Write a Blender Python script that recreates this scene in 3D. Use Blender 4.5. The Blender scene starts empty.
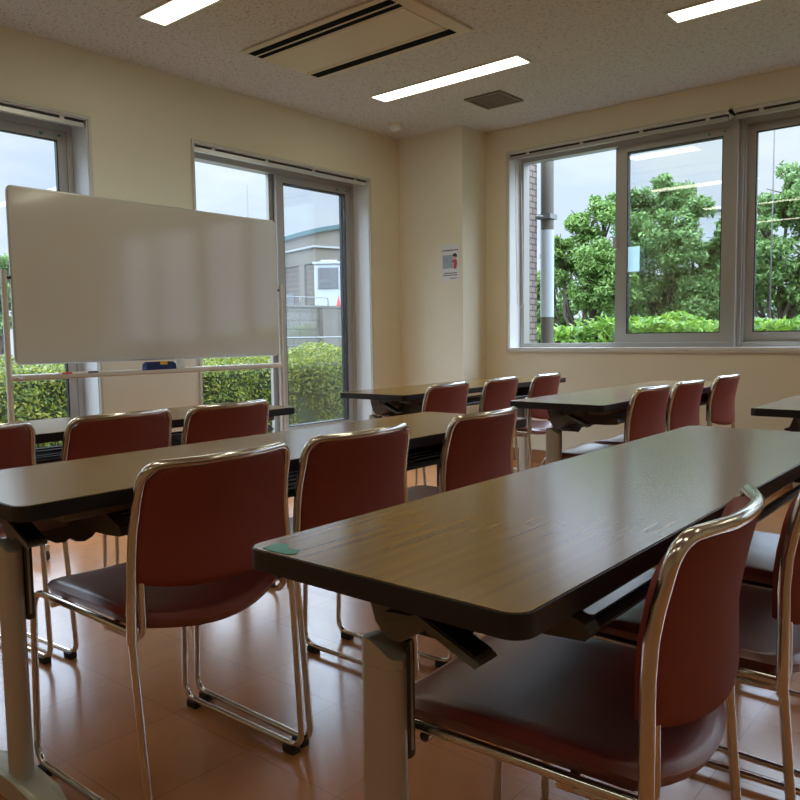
import bpy, bmesh, math, random
from mathutils import Vector, Matrix
random.seed(7)
PI = math.pi
sc = bpy.context.scene
COL = sc.collection

# ------------------------------------------------------------------ helpers
def nod(nt, t, **kw):
    n = nt.nodes.new(t)
    for k, v in kw.items():
        if k in n.inputs: n.inputs[k].default_value = v
        else: setattr(n, k, v)
    return n

def mat(name, color=(.5, .5, .5), rough=.5, metal=0.0, spec=.5, coat=0.0, coat_rough=.1, noise=0.0, nscale=20, bump=0.0, bscale=80):
    m = bpy.data.materials.new(name); m.use_nodes = True
    nt = m.node_tree; b = nt.nodes['Principled BSDF']
    b.inputs['Base Color'].default_value = (*color, 1)
    b.inputs['Roughness'].default_value = rough
    b.inputs['Metallic'].default_value = metal
    b.inputs['Specular IOR Level'].default_value = spec
    b.inputs['Coat Weight'].default_value = coat
    b.inputs['Coat Roughness'].default_value = coat_rough
    tc = nod(nt, 'ShaderNodeTexCoord')
    if noise:
        n = nod(nt, 'ShaderNodeTexNoise', Scale=nscale, Detail=5.0)
        nt.links.new(tc.outputs['Object'], n.inputs['Vector'])
        mr = nod(nt, 'ShaderNodeMapRange'); mr.inputs[3].default_value = 1 - noise; mr.inputs[4].default_value = 1 + noise
        nt.links.new(n.outputs['Fac'], mr.inputs[0])
        mx = nod(nt, 'ShaderNodeMix', data_type='RGBA', blend_type='MULTIPLY'); mx.inputs[0].default_value = 1
        mx.inputs[6].default_value = (*color, 1)
        nt.links.new(mr.outputs[0], mx.inputs[7]); nt.links.new(mx.outputs[2], b.inputs['Base Color'])
    if bump:
        n = nod(nt, 'ShaderNodeTexNoise', Scale=bscale, Detail=4.0)
        nt.links.new(tc.outputs['Object'], n.inputs['Vector'])
        bp = nod(nt, 'ShaderNodeBump', Strength=bump, Distance=.002)
        nt.links.new(n.outputs['Fac'], bp.inputs['Height']); nt.links.new(bp.outputs[0], b.inputs['Normal'])
    return m

def shade(me, smooth):
    me.polygons.foreach_set('use_smooth', [smooth] * len(me.polygons))

def obj(name, bm, m, parent=None, smooth=False, angle=None):
    me = bpy.data.meshes.new(name)
    bmesh.ops.recalc_face_normals(bm, faces=bm.faces)
    bm.to_mesh(me); bm.free()
    me.materials.append(m)
    if smooth:
        shade(me, True)
        if angle:
            me.set_sharp_from_angle(angle=math.radians(angle))
    o = bpy.data.objects.new(name, me); COL.objects.link(o)
    if parent: o.parent = parent
    return o

def mesh(name, verts, faces, m, parent=None, smooth=False):
    me = bpy.data.meshes.new(name); me.from_pydata(verts, [], faces); me.update()
    me.materials.append(m)
    if smooth: shade(me, True)
    o = bpy.data.objects.new(name, me); COL.objects.link(o)
    if parent: o.parent = parent
    return o

def tag(o, label=None, cat=None, group=None, kind=None):
    if label: o['label'] = label
    if cat: o['category'] = cat
    if group: o['group'] = group
    if kind: o['kind'] = kind
    return o

def empty(name, loc=(0, 0, 0), rz=0.0):
    o = bpy.data.objects.new(name, None); COL.objects.link(o)
    o.location = loc; o.rotation_euler = (0, 0, rz); o.empty_display_size = .1
    return o

def copy_tree(o, parent=None):
    c = o.copy(); COL.objects.link(c)
    if parent: c.parent = parent
    for ch in [x for x in COL.objects if x.parent == o]:
        copy_tree(ch, c)
    return c

def box(bm, x0, x1, y0, y1, z0, z1, bev=0.0, seg=2):
    r = bmesh.ops.create_cube(bm, size=1)
    vs = r['verts']
    for v in vs:
        v.co = Vector((x0 + (v.co.x + .5) * (x1 - x0), y0 + (v.co.y + .5) * (y1 - y0), z0 + (v.co.z + .5) * (z1 - z0)))
    if bev:
        es = list({e for v in vs for e in v.link_edges})
        bmesh.ops.bevel(bm, geom=es, offset=bev, segments=seg, affect='EDGES', profile=.5)
    return vs

def boxo(name, x0, x1, y0, y1, z0, z1, m, parent=None, bev=0.0):
    bm = bmesh.new(); box(bm, x0, x1, y0, y1, z0, z1, bev)
    return obj(name, bm, m, parent, smooth=bev > 0, angle=40 if bev else None)

def tube(bm, pts, r, seg=10, closed=False, cap=True):
    pts = [Vector(p) for p in pts]; n = len(pts)
    rs = r if isinstance(r, (list, tuple)) else [r] * n
    T = []
    for i in range(n):
        a = pts[i - 1] if (i > 0 or closed) else pts[i]
        b = pts[(i + 1) % n] if (i < n - 1 or closed) else pts[i]
        T.append((b - a).normalized())
    up = Vector((0, 0, 1)) if abs(T[0].z) < .9 else Vector((1, 0, 0))
    N = T[0].cross(up).normalized(); rings = []
    for i in range(n):
        if i:
            ax = T[i - 1].cross(T[i])
            if ax.length > 1e-6:
                N = Matrix.Rotation(T[i - 1].angle(T[i]), 3, ax.normalized()) @ N
        B = T[i].cross(N)
        rings.append([bm.verts.new(pts[i] + (N * math.cos(2 * PI * k / seg) + B * math.sin(2 * PI * k / seg)) * rs[i]) for k in range(seg)])
    for i in range(n if closed else n - 1):
        a, b = rings[i], rings[(i + 1) % n]
        for k in range(seg):
            bm.faces.new((a[k], a[(k + 1) % seg], b[(k + 1) % seg], b[k]))
    if cap and not closed:
        bm.faces.new(rings[0][::-1]); bm.faces.new(rings[-1])

def fillet(pts, rad, n=6):
    """polyline with rounded corners; rad = one radius or a list"""
    pts = [Vector(p) for p in pts]; out = [pts[0]]
    for i in range(1, len(pts) - 1):
        r = rad[i] if isinstance(rad, (list, tuple)) else rad
        p = pts[i]; a = (pts[i - 1] - p); b = (pts[i + 1] - p)
        th = a.angle(b)
        if r <= 0 or th > PI - .02: out.append(p); continue
        d = min(r / math.tan(th / 2), a.length * .48, b.length * .48)
        p0 = p + a.normalized() * d; p1 = p + b.normalized() * d
        for k in range(n + 1):
            t = k / n
            out.append(p0 * (1 - t) ** 2 + p * 2 * t * (1 - t) + p1 * t * t)
    out.append(pts[-1])
    return out

def lathe(bm, prof, cx=0, cy=0, seg=24):
    rings = []
    for r, z in prof:
        rings.append([bm.verts.new((cx + r * math.cos(2 * PI * k / seg), cy + r * math.sin(2 * PI * k / seg), z)) for k in range(seg)])
    for a, b in zip(rings, rings[1:]):
        for k in range(seg): bm.faces.new((a[k], a[(k + 1) % seg], b[(k + 1) % seg], b[k]))
    bm.faces.new(rings[0][::-1]); bm.faces.new(rings[-1])

def rrect(x0, x1, y0, y1, r, n=6):
    out = []
    for cx, cy, a0 in ((x1 - r, y1 - r, 0), (x0 + r, y1 - r, 90), (x0 + r, y0 + r, 180), (x1 - r, y0 + r, 270)):
        for k in range(n + 1):
            a = math.radians(a0 + 90 * k / n); out.append((cx + r * math.cos(a), cy + r * math.sin(a)))
    return out

def prism(bm, poly, axis, a, b):
    """extrude a 2D polygon along an axis from a to b"""
    def P(u, v, w):
        return {'x': (w, u, v), 'y': (u, w, v), 'z': (u, v, w)}[axis]
    A = [bm.verts.new(P(u, v, a)) for u, v in poly]; B = [bm.verts.new(P(u, v, b)) for u, v in poly]
    n = len(poly)
    for i in range(n): bm.faces.new((A[i], A[(i + 1) % n], B[(i + 1) % n], B[i]))
    bm.faces.new(A[::-1]); bm.faces.new(B)

# ------------------------------------------------------------------ materials
M = {}
M['wall'] = mat('wallpaper_cream', (.77, .725, .575), .85, spec=.2, bump=.35, bscale=220, noise=.03, nscale=3)
M['trim'] = mat('painted_trim', (.58, .565, .50), .5)
M['reveal'] = mat('white_reveal', (.72, .72, .70), .45)
M['alu'] = mat('aluminium_sash', (.43, .415, .39), .38, metal=.3)
M['alu_light'] = mat('aluminium_light', (.60, .60, .58), .35, metal=.45)
M['rubber'] = mat('black_rubber', (.012, .012, .013), .5)
M['wood_base'] = mat('wood_baseboard', (.32, .14, .05), .45, noise=.2, nscale=8)
M['chrome'] = mat('chrome_tube', (.72, .69, .64), .16, metal=1.0)
M['silver'] = mat('silver_paint', (.52, .50, .43), .42, metal=.4, noise=.05, nscale=60)
M['darkgrey'] = mat('dark_grey_plastic', (.075, .068, .062), .42)
M['midgrey'] = mat('mid_grey_plastic', (.17, .16, .145), .45)
M['greygreen'] = mat('grey_green_plastic', (.13, .145, .13), .4)
M['edge'] = mat('black_table_edge', (.010, .010, .013), .38)
M['black'] = mat('matte_black', (.014, .014, .015), .45)
M['slot'] = mat('air_slot_shade', (.004, .004, .004), .9, spec=.1)  # flat black standing in for the shade inside the openings
M['seat'] = mat('dark_red_vinyl', (.21, .034, .026), .34, spec=.9, coat=.4, coat_rough=.3, bump=.25, bscale=260, noise=.12, nscale=14)
M['back'] = mat('red_brown_fabric', (.225, .040, .024), .62, spec=.35, bump=.3, bscale=500, noise=.06, nscale=30)
M['board'] = mat('whiteboard_face', (.66, .655, .62), .09, spec=1.0)
M['white_metal'] = mat('white_powder_coat', (.70, .70, .66), .35)
M['cream_plastic'] = mat('cream_plastic', (.66, .60, .45), .45)
M['blue'] = mat('blue_felt', (.008, .022, .14), .7)
M['yellow'] = mat('yellow_label', (.75, .48, .03), .5)
M['red'] = mat('red_plastic', (.55, .03, .025), .4)
M['white'] = mat('white_plastic', (.75, .75, .73), .4)
M['green_tape'] = mat('green_tape', (.02, .30, .20), .3, noise=.5, nscale=60)
M['paper'] = mat('white_paper', (.70, .72, .74), .6)
M['ink'] = mat('black_ink', (.02, .02, .02), .6)
M['skin'] = mat('printed_skin', (.72, .34, .24), .6)
M['print_blue'] = mat('printed_grey_blue', (.32, .40, .45), .6, noise=.3, nscale=20)
M['vent'] = mat('brown_grey_vent', (.20, .165, .13), .5)
def film():
    m = bpy.data.materials.new('frosted_film'); m.use_nodes = True; nt = m.node_tree
    b = nt.nodes['Principled BSDF']; b.inputs['Base Color'].default_value = (.72, .85, .88, 1); b.inputs['Roughness'].default_value = .5
    t = nod(nt, 'ShaderNodeBsdfTranslucent'); t.inputs[0].default_value = (.80, .93, .96, 1)
    mx = nod(nt, 'ShaderNodeMixShader'); mx.inputs[0].default_value = .75
    nt.links.new(b.outputs[0], mx.inputs[1]); nt.links.new(t.outputs[0], mx.inputs[2]); nt.links.new(mx.outputs[0], nt.nodes['Material Output'].inputs[0])
    return m
M['frost'] = film()
M['pole'] = mat('grey_brown_pipe', (0.12, 0.108, 0.088), .6)
M['sleeve'] = mat('pale_pipe_sleeve', (0.496, 0.56, 0.592), .5)
M['concrete'] = mat('concrete', (0.16, 0.148, 0.128), .9, noise=.18, nscale=3)
M['steel'] = mat('galvanised_steel', (.20, .21, .21), .5, metal=.2)
M['teal'] = mat('teal_roof', (.05, .10, .105), .7)
M['beige'] = mat('beige_render', (0.16, 0.14, 0.112), .9, noise=.08, nscale=2)
M['cabin'] = mat('white_cabin_paint', (0.4125, 0.4373, 0.462), .5)
M['cabin_glass'] = mat('cabin_grey_window', (.13, .13, .135), .45)
M['offwhite'] = mat('offwhite_render', (0.315, 0.3225, 0.3225), .8)
M['soil'] = mat('pale_gravel', (0.136, 0.132, 0.116), .95, noise=.25, nscale=4)
M['bark'] = mat('bark', (.075, .055, .04), .9, noise=.3, nscale=20)
M['hedge_core'] = mat('hedge_dark_twigs', (.035, .045, .018), .95)  # dark twig colour under the leaf shell

def ceiling_mat():
    m = mat('rock_wool_ceiling', (.60, .59, .57), .95, spec=.1); nt = m.node_tree; b = nt.nodes['Principled BSDF']
    tc = nod(nt, 'ShaderNodeTexCoord')
    mp = nod(nt, 'ShaderNodeMapping'); mp.inputs['Scale'].default_value = (1, 1.6, 1)
    nt.links.new(tc.outputs['Object'], mp.inputs[0])
    n = nod(nt, 'ShaderNodeTexNoise', Scale=48.0, Detail=3.0, Roughness=.6); nt.links.new(mp.outputs[0], n.inputs['Vector'])
    r = nod(nt, 'ShaderNodeValToRGB')
    r.color_ramp.elements[0].position = .30; r.color_ramp.elements[0].color = (.36, .345, .33, 1)
    r.color_ramp.elements[1].position = .47; r.color_ramp.elements[1].color = (.65, .645, .63, 1)
    nt.links.new(n.outputs['Fac'], r.inputs[0]); nt.links.new(r.outputs[0], b.inputs['Base Color'])
    bp = nod(nt, 'ShaderNodeBump', Strength=.4, Distance=.003); nt.links.new(n.outputs['Fac'], bp.inputs['Height']); nt.links.new(bp.outputs[0], b.inputs['Normal'])
    return m
M['ceiling'] = ceiling_mat()

def brick_mat(name, c1, c2, mortar, bw, bh, ms=.004, rough=.7, coords='Object', noise=.0, coat=0.0, offset=.5, rot=None):
    m = mat(name, c1, rough, coat=coat); nt = m.node_tree; b = nt.nodes['Principled BSDF']
    tc = nod(nt, 'ShaderNodeTexCoord'); mp = nod(nt, 'ShaderNodeMapping')
    if rot: mp.inputs['Rotation'].default_value = rot
    nt.links.new(tc.outputs[coords], mp.inputs[0])
    br = nod(nt, 'ShaderNodeTexBrick', offset=offset)
    br.inputs['Scale'].default_value = 1.0; br.inputs['Brick Width'].default_value = bw; br.inputs['Row Height'].default_value = bh
    br.inputs['Mortar Size'].default_value = ms; br.inputs['Mortar Smooth'].default_value = .2; br.inputs['Bias'].default_value = 0.0
    br.inputs['Color1'].default_value = (*c1, 1); br.inputs['Color2'].default_value = (*c2, 1); br.inputs['Mortar'].default_value = (*mortar, 1)
    nt.links.new(mp.outputs[0], br.inputs['Vector'])
    src = br.outputs['Color']
    if noise:
        n = nod(nt, 'ShaderNodeTexNoise', Scale=7.0, Detail=8.0, Roughness=.7); nt.links.new(tc.outputs[coords], n.inputs['Vector'])
        mr = nod(nt, 'ShaderNodeMapRange'); mr.inputs[3].default_value = 1 - noise; mr.inputs[4].default_value = 1 + noise
        nt.links.new(n.outputs['Fac'], mr.inputs[0])
        mx = nod(nt, 'ShaderNodeMix', data_type='RGBA', blend_type='MULTIPLY'); mx.inputs[0].default_value = 1
        nt.links.new(src, mx.inputs[6]); nt.links.new(mr.outputs[0], mx.inputs[7]); src = mx.outputs[2]
    nt.links.new(src, b.inputs['Base Color'])
    return m
# floor: glossy orange brown vinyl tiles
def floor_mat():
    m = brick_mat('vinyl_floor_tiles', (.52, .215, .078), (.485, .198, .070), (.33, .13, .05), (.303), .303, .0014, .28, noise=.16, offset=0.0)
    nt = m.node_tree; b = nt.nodes['Principled BSDF']
    mp = [n for n in nt.nodes if n.type == 'MAPPING'][0]; mp.inputs['Location'].default_value = (.033, .166, 0)
    tc = [n for n in nt.nodes if n.type == 'TEX_COORD'][0]
    n = nod(nt, 'ShaderNodeTexNoise', Scale=5.0, Detail=7.0, Roughness=.65); nt.links.new(tc.outputs['Object'], n.inputs['Vector'])
    mr = nod(nt, 'ShaderNodeMapRange'); mr.inputs[3].default_value = .17; mr.inputs[4].default_value = .29
    nt.links.new(n.outputs['Fac'], mr.inputs[0]); nt.links.new(mr.outputs[0], b.inputs['Roughness'])
    n2 = nod(nt, 'ShaderNodeTexNoise', Scale=30.0, Detail=5.0); nt.links.new(tc.outputs['Object'], n2.inputs['Vector'])
    bp = nod(nt, 'ShaderNodeBump', Strength=.12, Distance=.002); nt.links.new(n2.outputs['Fac'], bp.inputs['Height']); nt.links.new(bp.outputs[0], b.inputs['Normal'])
    b.inputs['Specular IOR Level'].default_value = .9; b.inputs['Coat Weight'].default_value = .2; b.inputs['Coat Roughness'].default_value = .14
    return m
M['floor'] = floor_mat()

def laminate():
    m = mat('wood_grain_laminate', (.2, .12, .04), .20, spec=.9); nt = m.node_tree; b = nt.nodes['Principled BSDF']
    tc = nod(nt, 'ShaderNodeTexCoord'); mp = nod(nt, 'ShaderNodeMapping'); mp.inputs['Scale'].default_value = (44, 1.3, 1)
    nt.links.new(tc.outputs['Object'], mp.inputs[0])
    n = nod(nt, 'ShaderNodeTexNoise', Scale=1.6, Detail=2.5, Roughness=.5, Distortion=.15); nt.links.new(mp.outputs[0], n.inputs['Vector'])
    r = nod(nt, 'ShaderNodeValToRGB'); e = r.color_ramp.elements
    e[0].position = .12; e[0].color = (.185, .090, .007, 1); e[1].position = .88; e[1].color = (.32, .178, .010, 1)
    x = e.new(.46); x.color = (.255, .138, .008, 1)
    nt.links.new(n.outputs['Fac'], r.inputs[0]); nt.links.new(r.outputs[0], b.inputs['Base Color'])
    n2 = nod(nt, 'ShaderNodeTexNoise', Scale=160.0, Detail=3.0); nt.links.new(tc.outputs['Object'], n2.inputs['Vector'])
    bp = nod(nt, 'ShaderNodeBump', Strength=.02, Distance=.001); nt.links.new(n2.outputs['Fac'], bp.inputs['Height']); nt.links.new(bp.outputs[0], b.inputs['Normal'])
    return m
M['laminate'] = laminate()

def glass():
    m = bpy.data.materials.new('window_glass'); m.use_nodes = True; nt = m.node_tree
    nt.nodes.remove(nt.nodes['Principled BSDF']); out = nt.nodes['Material Output']
    t = nod(nt, 'ShaderNodeBsdfTransparent'); t.inputs[0].default_value = (.975, .985, .985, 1)
    g = nod(nt, 'ShaderNodeBsdfGlossy'); g.inputs['Roughness'].default_value = .01; g.inputs['Color'].default_value = (1, 1, 1, 1)
    lw = nod(nt, 'ShaderNodeLayerWeight', Blend=.5)
    pw = nod(nt, 'ShaderNodeMath', operation='POWER'); pw.inputs[1].default_value = 5.0; nt.links.new(lw.outputs['Facing'], pw.inputs[0])
    f = nod(nt, 'ShaderNodeMath', operation='MULTIPLY_ADD'); f.inputs[1].default_value = .96; f.inputs[2].default_value = .04; nt.links.new(pw.outputs[0], f.inputs[0])
    mx = nod(nt, 'ShaderNodeMixShader'); nt.links.new(f.outputs[0], mx.inputs[0]); nt.links.new(t.outputs[0], mx.inputs[1]); nt.links.new(g.outputs[0], mx.inputs[2])
    nt.links.new(mx.outputs[0], out.inputs[0])
    return m
M['glass'] = glass()

def emit(name, col, s):
    m = bpy.data.materials.new(name); m.use_nodes = True; nt = m.node_tree
    nt.nodes.remove(nt.nodes['Principled BSDF'])
    e = nod(nt, 'ShaderNodeEmission'); e.inputs[0].default_value = (*col, 1); e.inputs[1].default_value = s
    nt.links.new(e.outputs[0], nt.nodes['Material Output'].inputs[0])
    return m
LAMP = 7.6
M['lamp'] = emit('fluorescent_lamp', (1.0, .96, .74), LAMP)

def leafmat(name, c1, c2, c3):
    m = bpy.data.materials.new(name); m.use_nodes = True; nt = m.node_tree
    b = nt.nodes['Principled BSDF']; b.inputs['Roughness'].default_value = .5; b.inputs['Specular IOR Level'].default_value = .3
    g = nod(nt, 'ShaderNodeNewGeometry'); r = nod(nt, 'ShaderNodeValToRGB'); e = r.color_ramp.elements
    e[0].position = 0; e[0].color = (*c1, 1); e[1].position = 1; e[1].color = (*c3, 1); x = e.new(.55); x.color = (*c2, 1)
    nt.links.new(g.outputs['Random Per Island'], r.inputs[0]); nt.links.new(r.outputs[0], b.inputs['Base Color'])
    t = nod(nt, 'ShaderNodeBsdfTranslucent'); nt.links.new(r.outputs[0], t.inputs[0])
    mx = nod(nt, 'ShaderNodeMixShader'); mx.inputs[0].default_value = .35
    nt.links.new(b.outputs[0], mx.inputs[1]); nt.links.new(t.outputs[0], mx.inputs[2]); nt.links.new(mx.outputs[0], nt.nodes['Material Output'].inputs[0])
    return m
M['leaf_tree'] = leafmat('tree_leaves', (0.08288, 0.1547, 0.04972), (0.1547, 0.2652, 0.07735), (0.2542, 0.3757, 0.1216))
M['leaf_light'] = leafmat('light_tree_leaves', (0.088, 0.1672, 0.0396), (0.1584, 0.264, 0.0616), (0.2464, 0.3696, 0.0968))
M['leaf_hedge'] = leafmat('hedge_small_leaves', (0.0648, 0.1008, 0.0216), (0.1656, 0.216, 0.036), (0.36, 0.3456, 0.0432))
M['leaf_laurel'] = leafmat('laurel_leaves', (0.064, 0.152, 0.02), (0.152, 0.288, 0.032), (0.264, 0.384, 0.048))

# ------------------------------------------------------------------ camera
CAM = Vector((4.1452, -.0861, .9966))
yaw, pit, rol = math.radians(40.0414), math.radians(4.6888), math.radians(-.8249)
r0 = Vector((math.cos(yaw), math.sin(yaw), 0)); f0 = Vector((-math.sin(yaw), math.cos(yaw), 0)); u0 = Vector((0, 0, 1))
f1 = f0 * math.cos(pit) - u0 * math.sin(pit); u1 = u0 * math.cos(pit) + f0 * math.sin(pit)
r2 = r0 * math.cos(rol) + u1 * math.sin(rol); u2 = u1 * math.cos(rol) - r0 * math.sin(rol)
cd = bpy.data.cameras.new('camera'); cam = bpy.data.objects.new('camera', cd); COL.objects.link(cam)
cam.matrix_world = Matrix(((r2.x, u2.x, -f1.x, CAM.x), (r2.y, u2.y, -f1.y, CAM.y), (r2.z, u2.z, -f1.z, CAM.z), (0, 0, 0, 1)))
cd.sensor_width = 36; cd.lens = 36 * 772.09 / 800; cd.clip_start = .05; cd.clip_end = 300
sc.camera = cam

# ------------------------------------------------------------------ room shell
YB, XR, YF, H = 5.195, 7.2, -3.4, 2.6
WT = .25
def structure(o): o['kind'] = 'structure'; return o
structure(boxo('floor', -WT, XR + .2, YF - .2, YB + WT, -.12, 0, M['floor']))
structure(boxo('ceiling', -WT, XR + .2, YF - .2, YB + WT, H, H + .15, M['ceiling']))
W1 = (.55, 2.18, .22, 2.225); W2 = (2.875, 4.50, .22, 2.225)          # left wall openings y0,y1,z0,z1
bm = bmesh.new()
ys = [YF, W1[0], W1[1], W2[0], W2[1], YB + WT]
for a, b in ((0, 1), (2, 3), (4, 5)): box(bm, -WT, 0, ys[a], ys[b], 0, H)
for w in (W1, W2):
    box(bm, -WT, 0, w[0], w[1], 0, w[2]); box(bm, -WT, 0, w[0], w[1], w[3], H)
structure(obj('wall_left', bm, M['wall']))
B0, B1, BZ0, BZ1 = .85, 6.06, .878, 2.405                               # back wall opening
bm = bmesh.new()
box(bm, 0, B0, YB, YB + WT, 0, H); box(bm, B1, XR, YB, YB + WT, 0, H)
box(bm, B0, B1, YB, YB + WT, 0, BZ0); box(bm, B0, B1, YB, YB + WT, BZ1, H)
structure(obj('wall_back', bm, M['wall']))
structure(boxo('wall_right', XR, XR + .2, YF - .2, YB + WT, 0, H, M['wall']))
structure(boxo('wall_front', 0, XR, YF - .2, YF, 0, H, M['wall']))
PX, PY = .636, 4.869
structure(boxo('wall_pillar', 0, PX, PY, YB, 0, H, M['wall']))
structure(boxo('baseboard_back', PX, XR, YB - .012, YB, 0, .098, M['wood_base']))
structure(boxo('baseboard_pillar', .0, PX + .012, PY - .012, PY, 0, .098, M['wood_base']))
bm = bmesh.new(); box(bm, 0, .012, YF, PY - .012, 0, .098)
structure(obj('baseboard_left', bm, M['wood_base']))

# ------------------------------------------------------------------ windows
# generic window in local frame: u along the wall, d outward depth, z up; fn maps to world
def rail(bm, fn, u0, u1, d0, d1, z0, z1):
    a = fn(u0, d0); b = fn(u1, d1)
    box(bm, min(a[0], b[0]), max(a[0], b[0]), min(a[1], b[1]), max(a[1], b[1]), z0, z1)

def sash(name, fn, u0, u1, d, z0, z1, par, st=.06, st2=.05, top=.05, bot=.065):
    bm = bmesh.new(); a, b = u0 + st, u1 - st2
    rail(bm, fn, u0, a, d, d + .028, z0, z1); rail(bm, fn, b, u1, d, d + .028, z0, z1)
    rail(bm, fn, a, b, d, d + .028, z1 - top, z1); rail(bm, fn, a, b, d, d + .028, z0, z0 + bot)
    o = obj(name, bm, M['alu'], par)
    g = bmesh.new(); rail(g, fn, a - .004, b + .004, d + .012, d + .016, z0 + bot - .004, z1 - top + .004)
    obj('glass_pane', g, M['glass'], o)
    k = bmesh.new(); ga = .006
    rail(k, fn, a, a + ga, d + .002, d + .026, z0 + bot, z1 - top); rail(k, fn, b - ga, b, d + .002, d + .026, z0 + bot, z1 - top)
    rail(k, fn, a, b, d + .002, d + .026, z1 - top - ga, z1 - top); rail(k, fn, a, b, d + .002, d + .026, z0 + bot, z0 + bot + ga)
    obj('gasket', k, M['rubber'], o)
    return o

def window(name, fn, u0, u1, z0, z1, open_left, casing=True, rails=True, jl=True, jr=True):
    root = empty(name, (0, 0, 0)); root['kind'] = 'structure'
    dr = .16
    # reveal lining
    bm = bmesh.new(); t = .006
    if jl: rail(bm, fn, u0, u0 + t, 0, dr, z0, z1)
    if jr: rail(bm, fn, u1 - t, u1, 0, dr, z0, z1)
    rail(bm, fn, u0, u1, 0, dr, z1 - t, z1); rail(bm, fn, u0, u1, -.012, dr, z0, z0 + t + .012)
    obj('reveal', bm, M['reveal'], root)
    if casing:
        bm = bmesh.new(); c = .016
        rail(bm, fn, u0 - c, u1 + c, -.012, 0, z1, z1 + c); rail(bm, fn, u0 - c, u1 + c, -.014, 0, z0 - .018, z0)
        if jl: rail(bm, fn, u0 - c, u0, -.012, 0, z0, z1)
        if jr: rail(bm, fn, u1, u1 + c, -.012, 0, z0, z1)
        obj('casing', bm, M['trim'], root)
    # outer frame
    fr = .035
    bm = bmesh.new(); a = u0 + t if jl else u0; b = u1 - t if jr else u1
    rail(bm, fn, a, a + fr, dr, WT - .002, z0 + .018, z1 - t); rail(bm, fn, b - fr, b, dr, WT - .002, z0 + .018, z1 - t)
    rail(bm, fn, a + fr, b - fr, dr, WT - .002, z1 - .05, z1 - t); rail(bm, fn, a + fr, b - fr, dr, WT - .002, z0 + .018, z0 + .05)
    obj('window_frame', bm, M['alu'], root)
    # sashes
    m = (a + b) / 2; lap = .03
    s0, s1 = z0 + .051, z1 - .051
    sash('sash', fn, m - lap + .035, b - fr, dr + .008, s0, s1, root, st=.065)
    if open_left: sash('sash', fn, m - lap - .005, b - fr - .002, dr + .046, s0, s1, root, st=.095)
    else: sash('sash', fn, a + fr, m + lap + .05, dr + .046, s0, s1, root, st=.05, st2=.08)
    # crescent lock on the meeting stile
    bm = bmesh.new(); zc = z0 + (z1 - z0) * .52
    rail(bm, fn, m - .03, m + .0, dr - .012, dr + .008, zc - .05, zc + .03)
    obj('window_lock', bm, M['alu_light'], root)
    bm = bmesh.new(); rail(bm, fn, b - fr - .05, b - fr - .03, dr + .0065, dr + .008, s1 - .03, s1 - .018); rail(bm, fn, b - fr - .15, b - fr - .13, dr + .0065, dr + .008, s1 - .035, s1 - .02)
    obj('sticker', bm, M['green_tape'], root)
    if rails:
        bm = bmesh.new()
        rail(bm, fn, u0 + .01, u1 - .01, .012, .04, z1 - .045, z1 - .022)
        hr = obj('blind_rail', bm, M['alu'] if fn is fnB else M['alu_light'], root)  # back window rail gets darker aluminium to paint in its shade
        bm = bmesh.new()
        rail(bm, fn, u0 + .01, u1 - .01, .016, .036, z1 - .022, z1 - .007)
        obj('rail_gap_shade', bm, M['black'], hr)  # solid black strip painted in for the shaded gap above the rail
        bm = bmesh.new()
        for k in range(4):
            uu = u0 + .15 + (u1 - u0 - .3) * k / 3
            rail(bm, fn, uu, uu + .025, .010, .04, z1 - .024, z1 - .006)
        obj('rail_clip', bm, M['trim'], hr)
    return root

fnL = lambda u, d: (-d, u)
fnB = lambda u, d: (u, YB + d)
window('window_1', fnL, W1[0], W1[1], W1[2], W1[3], False)
window('window_2', fnL, W2[0], W2[1], W2[2], W2[3], True)
MU = [(B0, 2.505), (2.535, 4.22), (4.25, B1)]
window('window_3', fnB, MU[0][0], MU[0][1], BZ0, BZ1, True, jr=False)
window('window_4', fnB, MU[1][0], MU[1][1], BZ0, BZ1, False, jl=False, jr=False)
window('window_5', fnB, MU[2][0], MU[2][1], BZ0, BZ1, False, jl=False)
for a, b in ((2.505, 2.535), (4.22, 4.25)):
    bm = bmesh.new(); box(bm, a, b, YB + .10, YB + WT, BZ0 + .018, BZ1 - .006); box(bm, a - .025, b + .025, YB + .14, YB + .158, BZ0 + .018, BZ1 - .006)
    o = structure(obj('trim_1' if a < 3 else 'trim_2', bm, M['alu']))
    o = structure(boxo('trim_3' if a < 3 else 'trim_4', a, b, YB - .012, YB + .10, BZ0, BZ0 + .018, M['reveal']))
    o = structure(boxo('trim_5' if a < 3 else 'trim_6', a, b, YB - .012, YB + .10, BZ1, BZ1 + .016, M['trim']))

# frosted films stuck to the sash glass
bm = bmesh.new(); box(bm, 1.742, 1.845, YB + .175, YB + .179, 1.445, 1.625)
tag(obj('frosted_sticker', bm, M['frost']), 'pale blue-white rectangular film stuck on the back window beside its middle stile', 'sticker')

# blind cord in the back window's left reveal
bm = bmesh.new()
tube(bm, fillet([(.895, YB + .03, 2.36), (.90, YB + .03, 1.7), (.91, YB + .03, 1.25), (.94, YB + .03, 1.20), (.965, YB + .03, 1.26), (.955, YB + .03, 1.7), (.94, YB + .03, 2.36)], .03), .003, 6)
tag(obj('blind_cord', bm, M['white'], smooth=True), 'thin pale loop of blind cord hanging in the left reveal of the back window', 'cord')

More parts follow.
